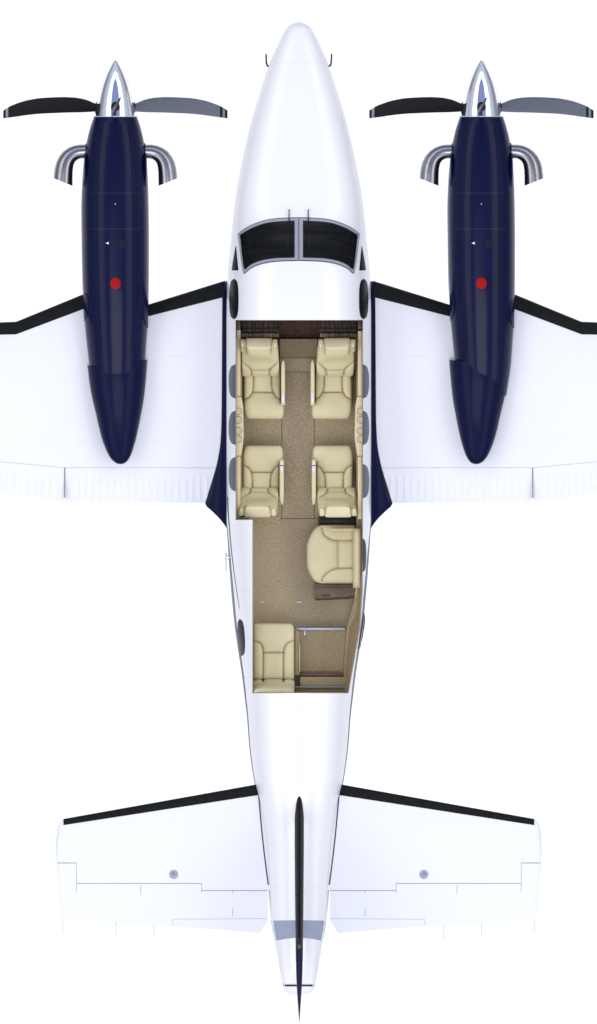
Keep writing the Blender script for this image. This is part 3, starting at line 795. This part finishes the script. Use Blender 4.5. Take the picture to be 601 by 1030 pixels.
# side trims, ledges with cup holders -----------------------------
for side in (0, 1):
    gx = (lambda x: 602.4-x) if side else (lambda x: x)
    def box(nm_, m, x0, x1, y0, y1, z0, z1, bev=.006, parent=A):
        mb = MB(); a, b = sorted((gx(x0), gx(x1))); mb.box(a, b, y0, y1, z0, z1); return mb.done(nm_, m, parent, bevel=bev)
    y00 = 331.5 if not side else 332.5
    box('side_panel', 'trim', 237.9, 242.2, y00, 399, -7.8, 26, .012)
    box('side_panel', 'trim', 237.9, 242.2, 458.8, 522.2, -7.8, 26, .012)
    box('corner_post', 'wood2', 238.2, 242, 323, 331.2, -7.8, 24, .003)
    mb = MB(); mb.prism([(gx(x), y) for x, y in ((237.9, 399.2), (242.8, 399.2), (244.8, 408), (245.4, 440), (244.2, 450), (242.6, 458.4), (237.9, 458.4))], -7.8, 28)
    lg = mb.done('cup_holder_ledge', 'trim', A, bevel=.005)
    for yc in (413.8, 422.3, 433.3, 441.8):
        mb = MB()
        n = 28; ring = []
        for q, z in ((3.3, 28.0), (3.3, 28.9), (2.6, 28.9), (2.5, 28.3), (0.05, 28.3)):
            ring.append([P(gx(239.9 if side else 240.4)+q*cos(2*pi*k/n)*.95, yc+q*sin(2*pi*k/n), z) for k in range(n)])
        v = [p for r_ in ring for p in r_]; f = []
        for i in range(4):
            for k in range(n): f.append((i*n+k, i*n+(k+1) % n, (i+1)*n+(k+1) % n, (i+1)*n+k))
        cu = mesh('cup_holder', v, f, 'cup', lg, angle=40)
        mb = MB(); ring = []
        for q, z in ((3.6, 28.0), (3.6, 28.6), (3.15, 28.95), (3.1, 28.0)):
            ring.append([P(gx(239.9 if side else 240.4)+q*cos(2*pi*k/n)*.97, yc+q*sin(2*pi*k/n)*1.02, z) for k in range(n)])
        v = [p for r_ in ring for p in r_]; f = []
        for i in range(3):
            for k in range(n): f.append((i*n+k, i*n+(k+1) % n, (i+1)*n+(k+1) % n, (i+1)*n+k))
        mesh('cup_rim', v, f, 'grey', lg, angle=40)
    # dark cabinet ahead of the front seats
    a, b = sorted((gx(242.6), gx(281)))
    mb = MB(); mb.box(a, b, 322.9, 334.4, FL+9.2, 6); cb = mb.done('cockpit_cabinet', 'wood', A, bevel=.004)
    mb = MB(); mb.box(a+.5, b-.5, 335.0, 339.2, FL+9.2, 12); mb.done('wood_rail', 'woodbar', cb, bevel=.008)
    mb = MB(); random.seed(3+side)
    for i in range(9):
        xx = a+2+i*(b-a-4)/8+random.uniform(-.8, .8); mb.box(xx-random.uniform(.2, .6), xx+random.uniform(.2, .7), 323.4+random.uniform(0, 3), 333.5, 6.1, 6.1+random.uniform(.6, 2.2))
    mb.box(a+.3, b-.3, 329.6, 331.4, 6.1, 7.6)
    mb.done('cabinet_fittings', 'black', cb, bevel=.002)
box = None
mb = MB(); mb.box(355, 356.3, 374.5, 382.5, -30, -4); mb.done('seat_belt_reel', 'black', A, bevel=.002)
mb = MB(); mb.box(355.6, 356.9, 468, 489, -30, -6); mb.done('seat_belt_reel', 'wood', A, bevel=.002)

# ---------------------------------------------------------------- seats
def dseg(px, py, pl):
    d = 1e9
    for (a, b), (c, e) in zip(pl[:-1], pl[1:]):
        dx, dy = c-a, e-b; t = max(0, min(1, ((px-a)*dx+(py-b)*dy)/(dx*dx+dy*dy+1e-9)))
        d = min(d, (px-a-dx*t)**2+(py-b-dy*t)**2)
    return sqrt(d)
def curve(pl, n=5):   # Catmull-Rom smoothing of a seam polyline
    if len(pl) < 3: return pl
    o = []
    for i in range(len(pl)-1):
        p0 = pl[max(i-1, 0)]; p1 = pl[i]; p2 = pl[i+1]; p3 = pl[min(i+2, len(pl)-1)]
        for k in range(n):
            t = k/n
            o.append(tuple(.5*((2*p1[j])+(-p0[j]+p2[j])*t+(2*p0[j]-5*p1[j]+4*p2[j]-p3[j])*t*t+(-p0[j]+3*p1[j]-3*p2[j]+p3[j])*t**3) for j in (0, 1)))
    return o+[pl[-1]]
def pillow(name, v0, v1, xl, xr, H, D, seams, place, parent, m='leather', nu=64, nv=68, ns=4.2, nt=5, gw=.6, gd=1.9, extra=None, sstr=1):
    """cushion between rows v0..v1 whose half outline is xl(v)..xr(v); place maps (x, v, h) to the world"""
    seams = [curve(s) for s in seams]; top = []; bot = []; sa_ = []
    for j in range(nv+1):
        t = -cos(pi*j/nv); t = .55*t+.45*(-1+2*j/nv); vv = v0+(v1-v0)*(t+1)/2
        a, b = xl(vv), xr(vv)
        # rounded corners
        rt = (1-abs(t)**9)**(1/9) if abs(t) < 1 else 0
        mid = (a+b)/2; w = (b-a)/2*(.86+.14*rt)
        for i in range(nu+1):
            s = -cos(pi*i/nu); s = .55*s+.45*(-1+2*i/nu)
            x = mid+w*s
            e = max(0, 1-abs(s)**ns)**(1/ns)*max(0, 1-abs(t)**nt)**(1/nt)
            h = H*e; sd = 9
            if e > .1:
                for sm in seams:
                    d = dseg(x, vv, sm)
                    sd = min(sd, d)
                    if d < 5: h -= gd*exp(-(d/gw)**2)+gd*.45*exp(-(d/2.4)**2)
            if extra: h += extra(x, vv, s, t)*e
            sa_.append(exp(-(sd/.7)**2)); top.append(place(x, vv, h)); bot.append(place(x, vv, -D*e))
    R = nu+1; v = top+bot; o = len(top); f = []
    for j in range(nv):
        for i in range(nu):
            q = j*R+i; f.append((q, q+1, q+R+1, q+R)); f.append((o+q, o+q+R, o+q+R+1, o+q+1))
    me = bpy.data.meshes.new(name); me.from_pydata([tuple(map(float, q)) for q in v], [], f)
    at = me.attributes.new('seam', 'FLOAT', 'POINT'); at.data.foreach_set('value', sa_+[0.0]*len(bot))
    b = bmesh.new(); b.from_mesh(me); bmesh.ops.remove_doubles(b, verts=b.verts, dist=1e-5)
    bmesh.ops.recalc_face_normals(b, faces=b.faces); b.to_mesh(me); b.free()
    return link(name, me, m, parent, True, 60)

def cabin_seat(label, mirror, face, hinge, back_span, back_ang):
    """x in plan as for the left seat; local v = distance forward of the hinge line"""
    gx = (lambda x: 599.6-x) if mirror else (lambda x: x)
    yy = lambda v: hinge+face*v
    z0 = -18
    pl = lambda x, v, h: P(gx(x), yy(v), z0+h+v*.03)
    aft = face < 0
    xl0, xr0 = (245.6, 282.2) if not aft else (244.4, 281.2)
    xr_big = 286.2 if not aft else 285.2
    L_ = 47.2
    def xl(v): return xl0+max(0, (v-34)/13)**2.4*3.2
    def xr(v):
        t = min(1, max(0, (v-30)/5)); t = t*t*(3-2*t)
        return xr0+(xr_big-xr0)*t-max(0, (v-38)/9)**3*2.2
    cx = (xl0+xr0)/2+.2
    s1 = [(cx-8.8, -2), (cx-9.2, 14), (cx-10, 20), (cx-13, 24.5), (cx-17.5, 27)]
    s2 = [(cx+9, -2), (cx+9.4, 14), (cx+11, 20), (cx+14, 24.5), (cx+18, 27)]
    s3 = [(cx-9.6, 20.2), (cx+10.6, 20.2)]
    seat = pillow('cabin_seat', -5, L_, xl, xr, 8.5, 7, [s1, s2, s3], pl, A, extra=lambda x, v, s, t: 1.6*max(0, 1-((v-36)/12)**2)+1.2*(abs(s)**3))
    seat['label'] = label
    # pedestal
    mb = MB(); a, b = sorted((gx(xl0+5), gx(xr0-5))); c, d = sorted((yy(2), yy(38)))
    mb.box(a, b, c, d, FL+2, z0-4); mb.done('seat_base', 'black', seat, bevel=.01)
    # backrest leaning away: map its length onto a slope
    ca, sa = cos(back_ang), sin(back_ang); LB = back_span/ca
    def pb(x, u, h):     # u: up the back
        return P(gx(x), hinge-face*(u*ca-1.5)+face*h*sa, z0+7+u*sa+h*ca)
    bxl = 242.9 if not aft else 241.3; bxr = 281.4 if not aft else 280.6
    LB2 = LB-3/ca*.2
    def bl(u): q = u/LB2; return bxl+.4*q+max(0, (q-.8)/.2)**2*1.4+.8*(1-q)**3
    def br(u): q = u/LB2; return bxr-1.8*q**1.5-max(0, (q-.8)/.2)**2*1.0
    bc = (bxl+bxr)/2; hc = 260.5 if not aft else 259.2
    k = LB2
    b1 = [(bc-9, -2), (bc-9.2, .2*k), (bc-13, .32*k), (bc-19, .45*k)]
    b2 = [(bc+9, -2), (bc+9.2, .2*k), (bc+13, .32*k), (bc+18.5, .45*k)]
    b3 = [(bc-9.5, .2*k), (bc+9.5, .2*k)]
    def ex(x, u, s, t):
        e = 0
        # side bolsters swell low on the back, hollow in the middle
        e += 2.2*abs(s)**3*max(0, 1-u/k)
        e -= 3.5*exp(-((u-.42*k)/(.16*k))**2)*(1-s*s)
        return e
    pillow('backrest', 0, k, bl, br, 6, 3, [b1, b2, b3], pb, seat, extra=ex)
    hk0, hk1 = k-(12.2 if not aft else 7.5), k+2.2
    pillow('headrest', hk0, hk1, lambda u: hc-13.3, lambda u: hc+13.3, 10.5 if not aft else 9, 3, [[(hc-12.6, hk0-1), (hc-12.6, hk1+1)], [(hc+12.6, hk0-1), (hc+12.6, hk1+1)]], pb, seat, nu=40, nv=30, ns=8, nt=8)
    for s in (-1, 1):   # wing of the headrest
        pillow('headrest_wing', hk0+1, hk1-.3, lambda u: hc+s*16.4-2.3, lambda u: hc+s*16.4+2.3, 7, 2, [[(hc+s*16.4-4, (hk0+hk1)/2), (hc+s*16.4+4, (hk0+hk1)/2)]], pb, seat, nu=16, nv=24, ns=3, nt=4)
    # armrest on the aisle side
    ax0, ax1 = (282.9, 287.1) if not aft else (281.4, 285.9)
    va, vb = (-12.5, 33.6) if not aft else (-12.5, 33.2)
    pa = lambda x, v, h: P(gx(x), yy(v), 2+h)
    pillow('armrest', va, vb, lambda v: ax0+.9*max(0, -(v+4)/8)**2, lambda v: ax1-.9*max(0, -(v+4)/8)**2, 2.4, 5, [], pa, seat, nu=12, nv=30, ns=3, nt=8)
    a, b = sorted((gx(ax0+.7), gx(ax1-.7))); c, d = sorted((yy(20.8), yy(30.4)))
    mb = MB(); mb.box(a, b, c, d, 3.4, 4.9); mb.done('armrest_latch', 'latch', seat, bevel=.004)
    c, d = sorted((yy(27.4), yy(26.4))); 
    if aft: mb = MB(); mb.box(a, b, c, d, 4, 5.3); mb.done('latch_bar', 'dark', seat, bevel=.002)
    mb = MB(); a, b = sorted((gx(ax0+.5), gx(ax1-.6))); c, d = sorted((yy(-6), yy(31))); mb.box(a, b, c, d, FL+3, -2); mb.done('armrest_panel', 'lining', seat, bevel=.004)
    return seat
cabin_seat('cream leather cabin seat at the front left, facing the tail', False, 1, 374.4, 33.4, radians(52))
cabin_seat('cream leather cabin seat at the front right, facing the tail', True, 1, 374.4, 33.4, radians(52))
cabin_seat('cream leather cabin seat in the second row left, facing the nose', False, -1, 495.2, 24, radians(62))
cabin_seat('cream leather cabin seat in the second row right, facing the nose', True, -1, 495.2, 24, radians(62))

# wide seat turned sideways on the right wall ----------------------
sy0, sy1 = 527.6, 587.0
def px_(y, u, h): return P(u, y, -17+h)     # rows run along plan x: u from the aisle to the wall
def ya_(u):
    t = max(0, (326-u)/17.6); return sy0+.4+max(0, t)**2.6*19
def yb_(u):
    t = max(0, (326-u)/17.6); return sy1-max(0, t)**3*17
ss = [curve([(530.5, 324), (537.5, 326.2), (542.5, 333), (543.8, 341), (543.8, 357)]), curve([(584.5, 324), (580, 325.6), (575, 331), (571.6, 340), (571.4, 357)]), [(544.5, 340.6), (570.5, 340.6)]]
seat = pillow('side_facing_seat', 308.4, 358, ya_, yb_, 8.5, 7, ss, px_, A, nu=64, nv=56)
seat['label'] = 'wide cream leather seat turned sideways against the right wall'
pillow('backrest', 355.2, 365.0, lambda u: 531-0*u, lambda u: 591.8, 21, 6, [], lambda y, u, h: P(u-.2, y, -4+h), seat, nu=50, nv=16, ns=9, nt=3)
mb = MB(); mb.box(318, 356, 532, 584, FL+1.6, -20); mb.done('seat_base', 'black', seat, bevel=.01)
pillow('armrest', 531, 534.4, lambda v: 333, lambda v: 363, 3, 8, [], lambda x, v, h: P(x, v, -4+h), seat, nu=30, nv=10, ns=8, nt=3)
# wooden cabinet by that seat
mb = MB(); mb.prism([(315.8, 587.6), (355.5, 587.6), (358.5, 591.5), (361.2, 594), (356, 599.5), (347, 601), (317.2, 602.4)], FL+1.6, -16); cb = mb.done('side_cabinet', 'wood2', A, bevel=.004)
cb['label'] = 'low brown wooden cabinet beside the sideways seat'
mb = MB(); mb.prism([(317.3, 602.5), (347, 601.1), (356, 599.6), (360, 596.2), (358.5, 600), (352, 602.6), (317.5, 604)], FL+1.6, -17.5); mb.done('cabinet_edge', 'wood', cb)
mb = MB(); mb.box(324, 332, 598.2, 599.6, -15.9, -14.8); mb.done('handle', 'dark', cb, bevel=.002)
# dark vented box between the second row seat and the sideways seat
mb = MB(); mb.box(320.3, 359.3, 519.6, 529, FL+1.9, -24); vb_ = mb.done('vent_box', 'wood', A, bevel=.003)
mb = MB()
for i in range(16): mb.box(322+i*1.9, 323.1+i*1.9, 520.6, 523.8, -23.9, -22.6); mb.box(321.4+i*1.95, 322.9+i*1.95, 525.2, 526.8, -23.9, -22.8)
mb.box(349.5, 352.5, 519.9, 528.6, -23.9, -21); mb.box(354, 358.2, 519.9, 528.6, -23.9, -20.5)
mb.done('vent_slot', 'black', vb_, bevel=.001)
mb = MB(); mb.box(243.5, 249, 518.8, 520.2, -10, -5); mb.done('wall_clip', 'dark', A, bevel=.002)

# aft seat ---------------------------------------------------------
pl = lambda x, v, h: P(x, v, -2+h)
xl = lambda v: 254.9
def xr_(v): return 296.3-max(0, (634-v)/7.4)**2.5*3
s1 = [(264.6, 684), (264.8, 658), (264, 651), (261, 646.5), (254, 644.5)]
s2 = [(285.4, 684), (285.2, 658), (286.4, 651), (290, 646.5), (297, 644)]
s3 = [(265, 656.6), (285, 656.6)]
seat = pillow('aft_seat', 626.8, 684, xl, xr_, 8, 8, [s1, s2, s3], pl, A)
seat['label'] = 'cream leather seat at the back of the cabin on the left'
k = 13.5/cos(radians(72))
pb = lambda x, u, h: P(x, 686.4+u*cos(radians(72))-h*sin(radians(72)), 5+u*sin(radians(72))+h*cos(radians(72)))
pillow('backrest', 0, k*.95, lambda u: 254.8, lambda u: 296.6-max(0, (u-k*.75)/(k*.2))**2*1.2, 5, 5, [[(264.5, -3), (264.5, 10), (259, 14), (253, 15)], [(285.5, -3), (285.5, 10), (291, 14), (298, 15)]], pb, seat,
       extra=lambda x, u, s, t: 4*max(0, (u/k-.5))**.7)
mb = MB(); mb.box(257, 294, 632, 678, FLA+1.6, -8); mb.done('seat_base', 'lining', seat, bevel=.01)
mb = MB(); mb.box(296.9, 301.6, 634.5, 679, FLA+1.6, -8); mb.done('seat_side_panel', 'carpet2', seat, bevel=.004)
mb = MB(); mb.box(301.2, 302.0, 648, 676, -7.9, -6.6); mb.done('seat_belt', 'trim', seat, bevel=.002)
# carpeted bench and floor fittings
mb = MB(); mb.box(302, 349.6, 680.8, 690.2, FLA+1.6, -2); bn = mb.done('rear_bench', 'carpet2', A, bevel=.01)
mb = MB(); mb.box(297.5, 350, 692, 697, FLA+1.6, -6); mb.done('bench_back', 'carpet2', bn, bevel=.004)
mb = MB(); mb.box(297.5, 349.8, 690.5, 691.5, -8, -1.6); mb.done('bench_trim', 'alu', bn, bevel=.002)
mb = MB(); mb.box(302, 347, 675.6, 680.4, FLA+1.6, -14); mb.done('bench_kickboard', 'wood2', bn, bevel=.004)
mb = MB(); mb.box(296.8, 347.6, 631.3, 633.5, FLA-1, FLA+3.4); mb.done('floor_rail', 'alu', A, bevel=.003)
mb = MB(); mb.box(305.8, 307.8, 633.8, 639.3, FLA+1.2, FLA+3); mb.done('rail_bracket', 'alu', A, bevel=.002)
for x in (259.9, 298.2):
    mb = MB(); mb.box(x, x+6, 604.5, 606.3, FL+1.2, FL+2.2); mb.done('floor_clip', 'alu', A, bevel=.002)
